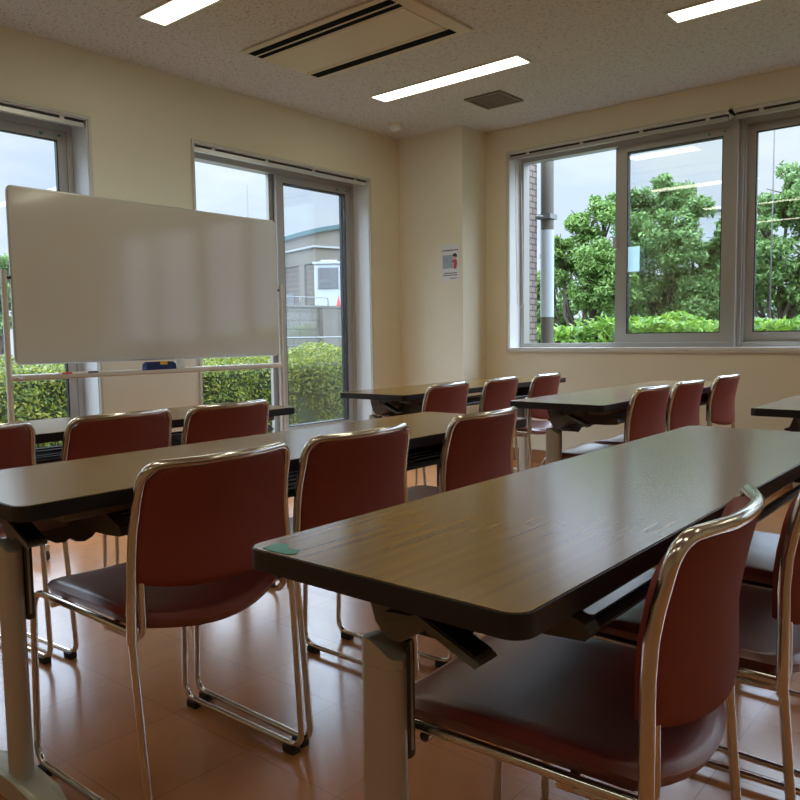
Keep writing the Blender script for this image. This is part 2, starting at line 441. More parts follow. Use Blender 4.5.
# ------------------------------------------------------------------ ceiling fittings
def ceiling_light(x, y, label):
    t = empty('ceiling_light', (x, y, H)); tag(t, label, 'ceiling light', 'recessed fluorescent lights')
    bm = bmesh.new(); L, Wd = .575, .082; f = .012
    for (a, b, c, d) in ((-L, L, -Wd, -Wd + f), (-L, L, Wd - f, Wd), (-L, -L + f, -Wd + f, Wd - f), (L - f, L, -Wd + f, Wd - f)): box(bm, a, b, c, d, -.008, -.0005)
    obj('frame', bm, M['white_metal'], t)
    bm = bmesh.new(); box(bm, -L + f, L - f, -Wd + f, Wd - f, -.005, -.001)
    obj('diffuser', bm, M['lamp'], t)
    return t
ceiling_light(1.172, 3.942, 'lit recessed fluorescent light nearest the corner pillar, between air conditioner and vent')
ceiling_light(1.19, 2.212, 'lit recessed fluorescent light at the top left edge, beside the left wall')
ceiling_light(3.17, 3.948, 'lit recessed fluorescent light at the top right, above the back window')
for x, y, w in ((3.17, 2.21, 'over the middle tables'), (5.17, 3.948, 'at the right end of the back window'), (5.17, 2.21, 'over the right hand tables'), (1.19, .48, 'over the left end of the front row'), (3.17, .48, 'just ahead of the camera'), (5.17, .48, 'right of the camera'), (1.19, -1.25, 'behind, by the left wall'), (3.17, -1.25, 'behind the camera'), (5.17, -1.25, 'behind, to the right')):
    ceiling_light(x, y, 'lit recessed fluorescent light out of view, ' + w)

t = empty('air_conditioner', (0, 0, H)); tag(t, 'large cream ceiling cassette air conditioner with dark slots', 'air conditioner')
x0, x1, y0, y1 = .628, 1.765, 2.765, 3.385
bm = bmesh.new(); box(bm, x0, x1, y0, y1, -.014, 0, .004); obj('panel_frame', bm, M['cream_plastic'], t, True, 40)
for ya_, yb_ in ((y0 + .036, y0 + .083), (y0 + .102, y0 + .134), (y1 - .108, y1 - .045)):
    bm = bmesh.new(); box(bm, x0 + .02, x1 - .075, ya_, yb_, -.0165, -.0142); obj('slot_shade_strip', bm, M['slot'], t)  # flush black strips paint in the dark of the slot openings
bm = bmesh.new(); prism(bm, [(y0 + .145, -.0142), (y0 + .150, -.019), (y1 - .160, -.019), (y1 - .155, -.0142)], 'x', x0 + .06, x1 - .085); obj('intake_panel', bm, M['cream_plastic'], t)
bm = bmesh.new(); prism(bm, [(y1 - .150, -.0142), (y1 - .140, -.024), (y1 - .112, -.017), (y1 - .110, -.0142)], 'x', x0 + .03, x1 - .085); obj('air_flap', bm, M['cream_plastic'], t)

t = empty('ceiling_vent', (1.175, 4.488, H)); tag(t, 'small square brown-grey louvred vent in the ceiling', 'vent')
bm = bmesh.new(); a = .145
for q in ((-a, a, -a, -a + .018), (-a, a, a - .018, a), (-a, -a + .018, -a + .018, a - .018), (a - .018, a, -a + .018, a - .018)): box(bm, *q, -.012, 0)
obj('frame', bm, M['vent'], t)
bm = bmesh.new(); box(bm, -a + .018, a - .018, -a + .018, a - .018, -.003, 0); obj('backing', bm, M['black'], t)
bm = bmesh.new()
for k in range(9):
    y = -a + .03 + k * .03
    box(bm, -a + .018, a - .018, y - .009, y + .009, -.009, -.004)
obj('louvre', bm, M['vent'], t)

t = empty('smoke_detector', (.285, 4.495, H)); tag(t, 'round off-white smoke detector on the ceiling near the corner', 'smoke detector')
bm = bmesh.new(); lathe(bm, [(.055, 0), (.055, -.012), (.052, -.016)][::-1]); obj('mounting_base', bm, M['cream_plastic'], t, True, 40)
bm = bmesh.new(); lathe(bm, [(.046, -.016), (.046, -.03), (.040, -.042), (.025, -.05), (.004, -.052)][::-1]); obj('sensor_dome', bm, M['white'], t, True, 40)

# ------------------------------------------------------------------ poster on the pillar
t = empty('notice_poster', (.515, PY, 1.57)); tag(t, 'small white notice with a figure in red, taped to the pillar', 'poster')
bm = bmesh.new(); box(bm, -.088, .088, -.0025, -.0005, -.14, .14); obj('sheet', bm, M['paper'], t)
def flat(name, poly, m, y=-.003):
    bm = bmesh.new(); prism(bm, poly, 'y', y, y + .0006); return obj(name, bm, m, t)
flat('picture_panel', [(-.07, -.045), (.035, -.045), (.035, .06), (-.07, .06)], M['print_blue'])
for k, (z, xa, xb, h) in enumerate(((.095, -.075, .08, .010), (-.082, -.06, .065, .009), (-.098, -.07, .07, .008), (-.122, .0, .07, .007))):
    bm = bmesh.new(); x = xa; rr = random.Random(k)
    while x < xb:
        w = rr.uniform(.006, .012)
        box(bm, x, x + w * .8, -.0032, -.0026, z - h * rr.uniform(.3, .5), z + h * rr.uniform(.35, .5)); x += w
    obj('printed_text', bm, M['ink'], t)
flat('printed_figure', [(.036, -.05), (.064, -.05), (.07, -.01), (.066, .02), (.045, .024), (.018, .008), (.014, .0), (.04, .002)], M['red'], -.0036)
flat('printed_head', [(.049 + .017 * math.cos(a * PI / 8), .042 + .02 * math.sin(a * PI / 8)) for a in range(16)], M['skin'], -.0040)
flat('printed_hair', [(.049 + .021 * math.cos(a * PI / 10), .05 + .02 * math.sin(a * PI / 10)) for a in range(-2, 11)], M['ink'], -.0044)

# ------------------------------------------------------------------ whiteboard
WX = .40
t = empty('whiteboard', (WX, 2.36, 0)); tag(t, 'large mobile whiteboard on white posts in front of the left windows', 'whiteboard')
ya, yb, za, zb = 1.545 - 2.36, 3.178 - 2.36, .892, 1.725
bm = bmesh.new(); prism(bm, [(u, v) for u, v in rrect(ya + .008, yb - .008, za + .008, zb - .008, .018)], 'x', -.008, .0095)
obj('board_face', bm, M['board'], t)
bm = bmesh.new()
ring = [Vector((0, u, v)) for u, v in rrect(ya + .006, yb - .006, za + .006, zb - .006, .02)]
tube(bm, ring, .0105, 8, closed=True)
obj('board_frame', bm, M['alu_light'], t, True)
for s, y in ((-1, ya - .032), (1, yb + .028)):
    bm = bmesh.new(); tube(bm, [(0, y, .07), (0, y, 1.335)], .014, 12)
    p = obj('post', bm, M['white_metal'], t, True, 40)
    bm = bmesh.new(); tube(bm, [(0, y - .002, 1.30), (0, y - s * .032, 1.30)], .009, 10); obj('pivot_knob', bm, M['darkgrey'], p, True, 40)
    bm = bmesh.new(); tube(bm, fillet([(-.29, y, .062), (-.2, y, .075), (.2, y, .075), (.29, y, .062)], .05), .016, 10)
    fo = obj('foot', bm, M['white_metal'], t, True, 40)
    for sx in (-.27, .27):
        bm = bmesh.new(); prism(bm, [(sx + .025 * math.cos(a * PI / 10), .0252 + .025 * math.sin(a * PI / 10)) for a in range(20)], 'y', y - .012, y + .012)
        obj('caster', bm, M['darkgrey'], fo)
bm = bmesh.new(); box(bm, -.012, .012, ya - .032, yb + .028, .812, .842, .004); obj('cross_bar', bm, M['white_metal'], t, True, 40)
bm = bmesh.new(); box(bm, .012, .075, ya, yb - .06, .822, .828); box(bm, .071, .075, ya, yb - .06, .828, .838); obj('pen_tray', bm, M['white_metal'], t)
bm = bmesh.new(); box(bm, -.010, .014, .06, .115, .842, .893, .003); obj('tilt_latch', bm, M['white_metal'], t, True, 40)
# eraser and pens on the tray
zt = .8285
t = empty('whiteboard_eraser', (WX + .044, 2.29, zt)); tag(t, 'blue whiteboard eraser with yellow label on the whiteboard tray', 'eraser')
bm = bmesh.new(); box(bm, -.025, .025, -.092, .092, 0, .018, .003); obj('felt_pad', bm, M['blue'], t, True, 40)
bm = bmesh.new(); prism(bm, [(-.09, .018), (.09, .018), (.088, .040), (.07, .052), (-.07, .052), (-.088, .040)], 'x', -.024, .024); obj('grip', bm, M['blue'], t)
bm = bmesh.new(); box(bm, -.018, .018, -.01, .035, .052, .0535); box(bm, .024, .0252, -.01, .035, .036, .0535); obj('paper_label', bm, M['yellow'], t)
def marker(y, cap, label, name='whiteboard_marker'):
    t = empty(name, (WX + .045, y, zt + .009)); tag(t, label, 'marker')
    bm = bmesh.new(); tube(bm, [(0, -.005, 0), (0, .075, 0), (0, .078, 0)], [.0085, .0085, .006], 10); obj('barrel', bm, M['white'], t, True, 40)
    bm = bmesh.new(); tube(bm, [(0, -.055, 0), (0, -.05, 0), (0, -.005, 0)], [.006, .009, .009], 10); obj('cap', bm, cap, t, True, 40)
marker(1.80, M['red'], 'white marker with red cap lying on the whiteboard tray')
marker(1.935, M['ink'], 'white marker with black cap lying on the whiteboard tray')

# ------------------------------------------------------------------ tables
TW, TL, TH = .46, 1.80, .70
def make_table():
    root = empty('folding_table')
    x0, x1 = 0, TW
    bm = bmesh.new(); P = rrect(x0, x1, 0, TL, .028, 8)
    prism(bm, P, 'z', TH - .030, TH - .0012)
    obj('edge_band', bm, M['edge'], root, True, 30)
    bm = bmesh.new(); P = rrect(x0 + .003, x1 - .003, .003, TL - .003, .025, 8)
    prism(bm, P, 'z', TH - .006, TH); top = obj('tabletop', bm, M['laminate'], root)
    uc = .176
    for s in (0, 1):
        Y = (lambda v: v) if s == 0 else (lambda v: TL - v)
        def bx(bm, a, b, v0, v1, c, d, bev=0):
            p, q = sorted((Y(v0), Y(v1))); box(bm, a, b, p, q, c, d, bev)
        # silver column with a curved, slanting head
        v0, v1 = .082, .120; n = 12; hw = .0345
        bm = bmesh.new()
        ring = [(px, py) for px, py in rrect(uc - hw, uc + hw, min(Y(v0), Y(v1)), max(Y(v0), Y(v1)), .018, 6)]
        prism(bm, ring, 'z', .035, .540)
        leg = obj('leg', bm, M['silver'], root, True, 40)
        bm = bmesh.new(); yc = (Y(v0) + Y(v1)) / 2; hy = (v1 - v0) / 2
        tops, lows = [], []
        for sy in (1, -1):
            T_, L_ = [], []
            for k in range(13):
                a = -1 + k / 6; px = uc + hw * a; e = max(0, abs(a) - .5) / .5
                py = yc + sy * (hy - .018 + .018 * math.sqrt(max(0, 1 - e * e)))
                z = .578 - .004 * abs(a + .45) / .55 if a < -.45 else .578 - .026 * ((a + .45) / 1.45) ** 1.25
                T_.append(bm.verts.new((px, py, z))); L_.append(bm.verts.new((px, py, .5405)))
            tops.append(T_); lows.append(L_)
        for k in range(12):
            bm.faces.new((tops[0][k], tops[0][k + 1], tops[1][k + 1], tops[1][k])); bm.faces.new((lows[0][k], lows[0][k + 1], lows[1][k + 1], lows[1][k]))
            for q in (0, 1): bm.faces.new((tops[q][k], tops[q][k + 1], lows[q][k + 1], lows[q][k]))
        for k in (0, 12): bm.faces.new((tops[0][k], tops[1][k], lows[1][k], lows[0][k]))
        obj('leg_cap', bm, M['silver'], leg, True, 40)
        bm = bmesh.new(); bx(bm, uc - .030, uc + .026, .121, .140, .395, .570, .006); obj('leg_spine', bm, M['darkgrey'], leg, True, 40)
        bm = bmesh.new(); bx(bm, uc + .0262, uc + .0272, .126, .131, .41, .57); obj('spine_seam', bm, M['silver'], leg)
        # foot bar
        bm = bmesh.new()
        pts = [(uc - .22, .030), (uc - .20, .040), (uc - .10, .050), (uc, .054), (uc + .10, .048), (uc + .145, .040), (uc + .165, .030), (uc + .17, .012)]
        prism(bm, [(uc - .225, .006), (uc - .225, .015)] + pts + [(uc + .17, .006)], 'y', Y(.068), Y(.134))
        bmesh.ops.bevel(bm, geom=[e for e in bm.edges if abs(e.verts[0].co.y - e.verts[1].co.y) < 1e-4 and min(e.verts[0].co.z, e.verts[1].co.z) > .008], offset=.016, segments=3, affect='EDGES')
        f = obj('foot', bm, M['silver'], root, True, 50)
        for sx in (-.19, .135):
            bm = bmesh.new(); bx(bm, uc + sx - .02, uc + sx + .02, .08, .12, 0, .008); obj('foot_pad', bm, M['rubber'], f)
        # cast bracket under the top
        bm = bmesh.new()
        prism(bm, [(uc - .032, TH - .0305), (uc + .12, TH - .0305), (uc + .10, .625), (uc + .035, .580), (uc + .010, .579), (uc - .010, .600), (uc - .024, .640)], 'y', Y(.095), Y(.205))
        br = obj('hinge_bracket', bm, M['midgrey'], root)
        bm = bmesh.new()
        prism(bm, [(Y(.205), TH - .0305), (Y(.40), TH - .0305), (Y(.40), .645), (Y(.33), .625), (Y(.29), .585), (Y(.265), .556), (Y(.245), .548), (Y(.225), .552), (Y(.212), .562), (Y(.198), .556), (Y(.180), .558), (Y(.165), .568), (Y(.150), .572), (Y(.150), .600), (Y(.205), .603)], 'x', uc - .03, uc + .05)
        obj('hinge_arm', bm, M['darkgrey'], br)
        bm = bmesh.new(); prism(bm, [(uc + .028 + .021 * math.cos(a * PI / 10), .642 + .021 * math.sin(a * PI / 10)) for a in range(20)], 'y', Y(.090), Y(.095)); obj('pivot_disc', bm, M['greygreen'], br)
        # release lever with ribbed paddle
        L0 = (uc + .095, .644); L1 = (uc + .188, .606)
        bm = bmesh.new()
        prism(bm, [(uc + .04, .636), (L0[0] - .012, .640), L0, L1, (L1[0] + .003, L1[1] - .004), (L1[0] - .004, L1[1] - .010), (L0[0] - .006, L0[1] - .010), (uc + .04, .622)], 'y', Y(.056), Y(.096)); lv = obj('release_lever', bm, M['greygreen'], root)
        bm = bmesh.new(); dx, dz = L1[0] - L0[0], L1[1] - L0[1]
        for k in range(4):
            yy = .058 + k * .0095
            prism(bm, [(L0[0] + .002, L0[1] - .006), (L0[0] + .002, L0[1] + .002), (L1[0] - .004, L1[1] + .005), (L1[0] - .004, L1[1] - .002)], 'y', Y(yy), Y(yy + .0074))
        obj('lever_grip', bm, M['black'], lv)
        # rack arm
        bm = bmesh.new()
        prism(bm, [(uc - .06, .665), (.30, .668), (.425, .618), (.433, .607), (.425, .596), (.37, .592), (.10, .590), (uc - .08, .61)], 'y', Y(.215), Y(.245))
        obj('shelf_arm', bm, M['darkgrey'], root)
        bm = bmesh.new(); bx(bm, .345, .425, .10, .30, .648, TH - .0302, .004); obj('latch_box', bm, M['midgrey'], root, True, 40)
    bm = bmesh.new(); box(bm, uc - .012, uc + .032, .24, TL - .24, .560, .606, .005); obj('cross_beam', bm, M['darkgrey'], root, True, 40)
    bm = bmesh.new()
    for x in (.085, .220, .265, .310, .355): box(bm, x - .012, x + .012, .23, TL - .23, .592, .602, .003)
    tube(bm, [(.418, .23, .606), (.418, TL - .23, .606)], .010, 8)
    obj('book_rack', bm, M['edge'], root)
    return root
TABLES = [
    (1.2, .38, 0.0, 'brown wood-grain folding table nearest the whiteboard, on the left side of the front row'),
    (1.198, 2.899, .0215, 'brown wood-grain folding table in front of the corner pillar'),
    (2.277, .5146, .0045, 'brown wood-grain folding table in the middle left, with three red chairs before the nearest table'),
    (2.277, 2.8945, -.0026, 'brown wood-grain folding table in front of the back window wall, three chairs tucked in'),
    (3.272, .6000, .0020, 'nearest brown folding table, with green tape on its corner'),
    (3.259, 3.082, 0.0, 'folding table cut by the right photo edge, only its corner showing'),
]
tproto = make_table()
for i, (x, y, r, lb) in enumerate(TABLES):
    o = tproto if i == 0 else copy_tree(tproto)
    o.location = (x, y, 0); o.rotation_euler = (0, 0, r)
    tag(o, lb, 'table', 'folding tables in three rows')
bm = bmesh.new()
prism(bm, [(3.300, .612), (3.318, .606), (3.352, .609), (3.362, .618), (3.352, .634), (3.335, .630), (3.318, .645), (3.300, .640)], 'z', TH + .0002, TH + .0009)
tag(obj('green_tape', bm, M['green_tape']), 'scrap of torn green tape on the near corner of the nearest table', 'tape')

# ------------------------------------------------------------------ chairs
# local: +x is the sitter's forward direction, y sideways, z up
def back_x(z):
    if z < .60: return -.205 + (z - .43) * .02
    k = min((z - .60) / .157, 1.25); return -.2016 - .030 * k ** 1.4
HW = .205
def hwz(z): return HW * (1.03 - .115 * max(0, min((z - .43) / .32, 1)))
def pad(bm, outline, surf, t_out, t_in, rings=(1.0, .965, .90, .75, .55, .3), round_=.012):
    """closed cushion: outline in 2D, surf(u,v,off) -> point; off is thickness either way"""
    n = len(outline); cx = sum(p[0] for p in outline) / n; cy = sum(p[1] for p in outline) / n
    def layer(side):
        L = []
        for s in rings:
            k = min((1 - s) / .10, 1.0); off = math.sqrt(max(0, 1 - (1 - k) ** 2))
            L.append([bm.verts.new(surf(cx + (u - cx) * s, cy + (v - cy) * s, side(off))) for u, v in outline])
        c = bm.verts.new(surf(cx, cy, side(1.0)))
        return L, c
    F, fc = layer(lambda o: t_out * o); 
    G, gc = layer(lambda o: -t_in * o)
    for L, c in ((F, fc), (G, gc)):
        for a, b in zip(L, L[1:]):
            for i in range(n): bm.faces.new((a[i], a[(i + 1) % n], b[(i + 1) % n], b[i]))
        for i in range(n): bm.faces.new((L[-1][i], L[-1][(i + 1) % n], c))
    a, b = F[0], G[0]
    for i in range(n): bm.faces.new((a[i], a[(i + 1) % n], b[(i + 1) % n], b[i]))

def make_chair():
    root = empty('stacking_chair')
    R = .0080
    # back loop: both uprights and the curved top rail in one tube
    for s in (-1, 1):
        y = s * HW
        path = [(-.205, y, .425), (.205, y, .432), (.225, y, R + .012), (-.238, y, R + .012), (-.207, y * 1.03, .415)]
        bm = bmesh.new(); tube(bm, fillet(path, [0, .055, .045, .045, 0], 7), R, 10)
        lg = obj('sled_leg', bm, M['chrome'], root, True, 60)
        bm = bmesh.new()
        tube(bm, fillet([(-.206, y - s * .0185, .548), (-.208, y - s * .0185, .405), (-.08, y - s * .019, .405)], [0, .04, 0], 6), .0075, 8)
        obj('seat_bracket', bm, M['chrome'], lg, True, 60)
        for x in (-.198, .185):
            bm = bmesh.new(); box(bm, x - .02, x + .02, y - .012, y + .012, 0, .020, .003)
            obj('glide', bm, M['rubber'], lg, True, 40)
    bm = bmesh.new()
    def topz(u): return .757 - .004 * u * u
    pts = [(back_x(z), -hwz(z), z) for z in (.405, .46, .52, .58, .63, .67)]
    top = [(back_x(.755) - .044 * (1 - (u) ** 2) + .0, u * hwz(.755), topz(u)) for u in [-1 + 2 * k / 14 for k in range(15)]]
    side = [(x, -y, z) for x, y, z in reversed(pts)]
    core = pts + [(back_x(.755) + .0, -hwz(.755), .755)] + top[4:-4] + [(back_x(.755), hwz(.755), .755)] + side
    rad = [0] * len(core); rad[len(pts)] = .068; rad[len(pts) + 8] = .068
    tube(bm, fillet(core, rad, 9), .0100, 12)
    obj('back_frame', bm, M['chrome'], root, True, 60)
    # backrest shell: outline in (y,z)
    o2 = []
    h = HW - .002; zt_, rc = .752, .068
    for k in range(13): u = -1 + k / 6; o2.append((u * h, .522 - .030 * (1 - u * u)))
    for k in range(4): o2.append((h, .56 + k * .038))
    def corner(s_): return [(s_ * (h - rc * t * t), zt_ - rc * (1 - t) ** 2) for t in [q / 8 for q in range(9)]]
    o2 += corner(1)
    for k in range(1, 12): u = 1 - k / 6; o2.append((u * (h - rc), zt_))
    o2 += corner(-1)[::-1]
    for k in range(4): o2.append((-h, .674 - k * .038))
    def surf(y, z, off):
        u = y / HW; y = y * hwz(z) / HW
        return (back_x(z) - .044 * (1 - u * u) + off, y, z)
    bm = bmesh.new(); pad(bm, o2, surf, .030, .007)
    obj('backrest', bm, M['back'], root, True, 60)
    # seat: outline in (x,y)
    o2 = []
    h = HW - .013; rc = .05
    for k in range(13): u = 1 - k / 6; o2.append((-.188 - .052 * (1 - u * u), u * h))
    for k in range(4): o2.append((-.10 + k * .08, -h))
    for k in range(7): a = math.radians(-90 + 90 * k / 6); o2.append((.205 - rc + rc * math.cos(a), -h + rc + rc * math.sin(a)))
    for k in range(1, 6): o2.append((.205, -h + rc + (2 * h - 2 * rc) * k / 6))
    for k in range(7): a = math.radians(90 * k / 6); o2.append((.205 - rc + rc * math.cos(a), h - rc + rc * math.sin(a)))
    for k in range(4): o2.append((.14 - k * .08, h))
    def ssurf(x, y, off):
        u = y / HW
        z = .436 + .012 * u * u - .016 * max(0, (-x - .02) / .2) * (1 - u * u) - .010 * max(0, (x - .12) / .09) ** 2
        return (x, y, z + off)
    bm = bmesh.new(); pad(bm, o2, ssurf, .014, .024)
    obj('seat', bm, M['seat'], root, True, 60)
    bm = bmesh.new()
    for x in (-.10, .12): tube(bm, [(x, -HW, .415), (x, HW, .415)], .008, 8)
    obj('seat_support', bm, M['chrome'], root, True, 60)
    return root
# x, y, rotation offset, label
CH = 'red chrome-framed stacking chair '
CHAIRS = [
    (2.588, .900, .02, CH + 'at the middle left table, first from the left, fully in view'),
    (2.575, 1.352, 0.0, CH + 'at the middle left table, second, behind the near table corner'),
    (2.575, 1.915, .04, CH + 'at the middle left table, third, above the nearest tabletop'),
    (1.60, .765, .06, CH + 'at the table by the whiteboard, cut by the left photo edge'),
    (1.60, 1.238, .08, CH + 'at the table by the whiteboard, second from the left photo edge'),
    (1.60, 1.678, .06, CH + 'at the table by the whiteboard, third, at its right end'),
    (1.62, 3.01, .08, CH + 'at the pillar table, first and nearest of its three'),
    (1.60, 3.535, .10, CH + 'at the pillar table, middle one of its three'),
    (1.62, 4.00, .10, CH + 'at the pillar table, farthest, next to the back wall'),
    (2.575, 3.252, 0, CH + 'under the back window, first and nearest of three in a row'),
    (2.575, 3.713, 0, CH + 'under the back window, middle one of three in a row'),
    (2.575, 4.29, 0, CH + 'under the back window, farthest of three in a row'),
    (3.575, .973, .08, CH + 'nearest of all, in the right foreground, tucked at the taped table'),
    (3.62, 1.44, .05, CH + 'at the nearest table, its back cut by the right photo edge'),
    (3.60, 1.93, 0, CH + 'at the nearest table, farthest, only its seat showing'),
]
cproto = make_chair()
for i, (x, y, r, lb) in enumerate(CHAIRS):
    o = cproto if i == 0 else copy_tree(cproto)
    o.location = (x, y, 0); o.rotation_euler = (0, 0, PI + r)
    tag(o, lb, 'chair', 'red stacking chairs')

# ------------------------------------------------------------------ outside
GZ = -.40
structure(boxo('ground', -60, 60, -30, 80, GZ - .2, GZ, M['soil']))

def leaves(pts, size, rng, up=.4, out=None):
    """list of (point, outward direction) -> leaf quads (each leaf its own island, folded)"""
    V, F = [], []
    for p, d in pts:
        n = Vector((d[0] + rng.gauss(0, .75), d[1] + rng.gauss(0, .75), d[2] + up + rng.gauss(0, .6))).normalized()
        a = n.orthogonal().normalized(); a = Matrix.Rotation(rng.uniform(0, 2 * PI), 3, n) @ a
        b = n.cross(a); s = size * rng.uniform(.65, 1.3); w = s * .42
        P = Vector(p); i = len(V)
        V += [P - a * s * .5, P + b * w * .5 - n * s * .06, P + a * s * .5 - n * s * .15, P - b * w * .5 - n * s * .06]
        F.append((i, i + 1, i + 2, i + 3))
    return V, F

def tree(name, label, base, blobs, leafm, size, dens, seed):
    rng = random.Random(seed)
    t = empty(name, base); tag(t, label, 'tree', None)
    bm = bmesh.new(); B = Vector(base)
    fork = Vector((0, 0, (min(b[0][2] for b in blobs) - base[2]) * .55 + .2))
    tube(bm, [(0, 0, 0), fork * .5 + Vector((.03, .02, 0)), fork], [.11, .09, .075], 8)
    obj('trunk', bm, M['bark'], t, True)
    bm = bmesh.new()
    for c, r in blobs:
        c = Vector(c) - B
        mid = (fork + c) * .5 + Vector((rng.uniform(-.2, .2), rng.uniform(-.2, .2), -.15))
        tube(bm, [fork - Vector((0, 0, .1)), mid, c], [.05, .032, .015], 6)
        for k in range(4):
            e = c + Vector((rng.uniform(-1, 1), rng.uniform(-1, 1), rng.uniform(-.4, 1))).normalized() * r * .85
            tube(bm, [mid.lerp(c, .6), c.lerp(e, .4), e], [.02, .013, .006], 5)
    obj('branch', bm, M['bark'], t, True)
    pts = []
    for c, r in blobs:
        c = Vector(c) - B
        # sub-clumps make the outline ragged
        for k in range(int(9 + 16 * r)):
            d = Vector((rng.gauss(0, 1), rng.gauss(0, 1), rng.gauss(0, .8))).normalized()
            cc = c + d * r * rng.uniform(.15, 1.05); rr = r * rng.uniform(.30, .52)
            for q in range(int(dens * rr * 1.2)):
                e = Vector((rng.gauss(0, 1), rng.gauss(0, 1), rng.gauss(0, .7)))
                e = e.normalized() * rng.uniform(.25, 1.05) ** .6
                pts.append((cc + Vector((e.x * rr, e.y * rr, e.z * rr * .75)), (e.x * .5, e.y * .5, max(e.z, 0) + .2)))
    V, F = leaves(pts, size, rng)
    mesh('foliage', V, F, leafm, t)
    return t

def hedge(name, label, x0, x1, y0, y1, z0, z1, leafm, size, n, seed, bumps=.08):
    rng = random.Random(seed)
    t = empty(name, ((x0 + x1) / 2, (y0 + y1) / 2, z0)); tag(t, label, 'hedge')
    ox, oy, oz = t.location
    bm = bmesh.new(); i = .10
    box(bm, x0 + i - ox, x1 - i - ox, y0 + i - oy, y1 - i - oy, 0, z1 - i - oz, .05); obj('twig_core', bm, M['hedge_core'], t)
    pts = []
    def wob(a, b): return bumps * (math.sin(a * 3.1 + seed) + math.sin(b * 4.7 + a * 1.3) + .6 * math.sin(a * 9.1 + b * 2)) * .5
    A = [((x1 - x0) * (y1 - y0), 't'), ((y1 - y0) * (z1 - z0), 'l'), ((y1 - y0) * (z1 - z0), 'r'), ((x1 - x0) * (z1 - z0), 'f'), ((x1 - x0) * (z1 - z0), 'b')]
    tot = sum(a for a, _ in A)
    for a, k in A:
        for _ in range(int(n * a / tot)):
            x = rng.uniform(x0, x1); y = rng.uniform(y0, y1); z = rng.uniform(z0, z1); dep = abs(rng.gauss(0, .07)) - .03
            if k == 't': z = z1 - dep + wob(x, y); d = (0, 0, 1)
            elif k == 'l': x = x0 + dep + wob(y, z); d = (-1, 0, .3)
            elif k == 'r': x = x1 - dep - wob(y, z); d = (1, 0, .3)
            elif k == 'f': y = y0 + dep + wob(x, z); d = (0, -1, .3)
            else: y = y1 - dep - wob(x, z); d = (0, 1, .3)
            if k != 't': z = min(z, z1 - .02)
            pts.append(((x - ox, y - oy, z - oz), d))
    V, F = leaves(pts, size, rng, up=.25)
    mesh('foliage', V, F, leafm, t)
    return t

hedge('hedge', 'clipped yellow-green hedge outside the left windows behind the whiteboard', -3.0, -1.9, .2, 6.8, GZ, .80, M['leaf_hedge'], .042, 80000, 3, .10)
hedge('hedge', 'bright green broad-leaved hedge outside the back window, below the trees', -.9, 6.5, 7.1, 8.1, GZ, 1.08, M['leaf_laurel'], .09, 42000, 5, .10)

YT = 12.5
def at(px, py, Y):
    D = f1 + r2 * ((px - 400) / 772.09) + u2 * ((400 - py) / 772.09)
    k = (Y - CAM.y) / D.y; return CAM + D * k
def blobs(lst, Y):
    out = []
    for px, py, rp, dy in lst:
        p = at(px, py, Y + dy); dist = (p - CAM).dot(f1); out.append((tuple(p), rp * dist / 772.09))
    return out
def base_of(px, Y):
    p = at(px, 330, Y); return (p.x, p.y, GZ)
tree('tree', 'light green tree outside the left part of the back window', base_of(585, 11.5),
     blobs([(585, 225, 26, 0), (608, 212, 22, .3), (600, 255, 32, -.2), (565, 262, 24, 0), (552, 290, 24, .2), (585, 295, 32, -.3), (612, 290, 26, 0), (560, 245, 14, -.3), (545, 318, 16, .2)], 11.5), M['leaf_light'], .085, 800, 11)
tree('tree', 'tall dark green tree filling the middle pane of the back window', base_of(668, 13),
     blobs([(672, 195, 24, 0), (650, 205, 24, .3), (690, 205, 22, -.2), (640, 235, 32, 0), (675, 245, 36, -.4), (632, 205, 18, 0), (650, 285, 38, 0), (690, 290, 36, -.3), (712, 280, 26, 0), (630, 300, 28, .2), (705, 318, 24, -.5), (665, 322, 26, .3), (718, 238, 14, 0), (706, 255, 16, .2)], 13), M['leaf_tree'], .09, 800, 12)
tree('tree', 'green tree seen through the right pane of the back window', base_of(782, 12),
     blobs([(790, 195, 28, 0), (762, 215, 24, .2), (815, 200, 34, 0), (775, 250, 34, -.3), (810, 260, 40, 0), (752, 285, 28, 0), (788, 300, 36, .3), (830, 300, 34, 0), (757, 250, 24, .3)], 12), M['leaf_tree'], .088, 800, 13)
tree('tree', 'tree top right at the edge of the middle pane, partly behind the mullion', base_of(738, 15),
     blobs([(735, 215, 20, 0), (742, 250, 26, 0), (735, 295, 30, 0)], 15), M['leaf_tree'], .13, 700, 14)
tree('tree', 'dense shrub-like tree low behind the hedge at the left of the back window', base_of(570, 17),
     blobs([(560, 318, 22, 0), (600, 315, 26, 0), (635, 318, 24, 0), (680, 318, 24, 0), (720, 318, 24, 0), (540, 322, 14, 0)], 17), M['leaf_tree'], .16, 600, 15)
p = at(2, 262, 9.0)
def atx(px, py, X):
    D = f1 + r2 * ((px - 400) / 772.09) + u2 * ((400 - py) / 772.09)
    k = (X - CAM.x) / D.x; return CAM + D * k
def blobx(lst, X):
    out = []
    for px, py, rp in lst:
        p = atx(px, py, X); out.append((tuple(p), rp * (p - CAM).dot(f1) / 772.09))
    return out
p = atx(0, 330, -12)
tree('tree', 'grey-green tree at the left edge seen past the whiteboard', (p.x, p.y, GZ), blobx([(0, 272, 20), (-20, 285, 26), (5, 300, 18), (-5, 325, 20)], -12), M['leaf_tree'], .13, 600, 16)

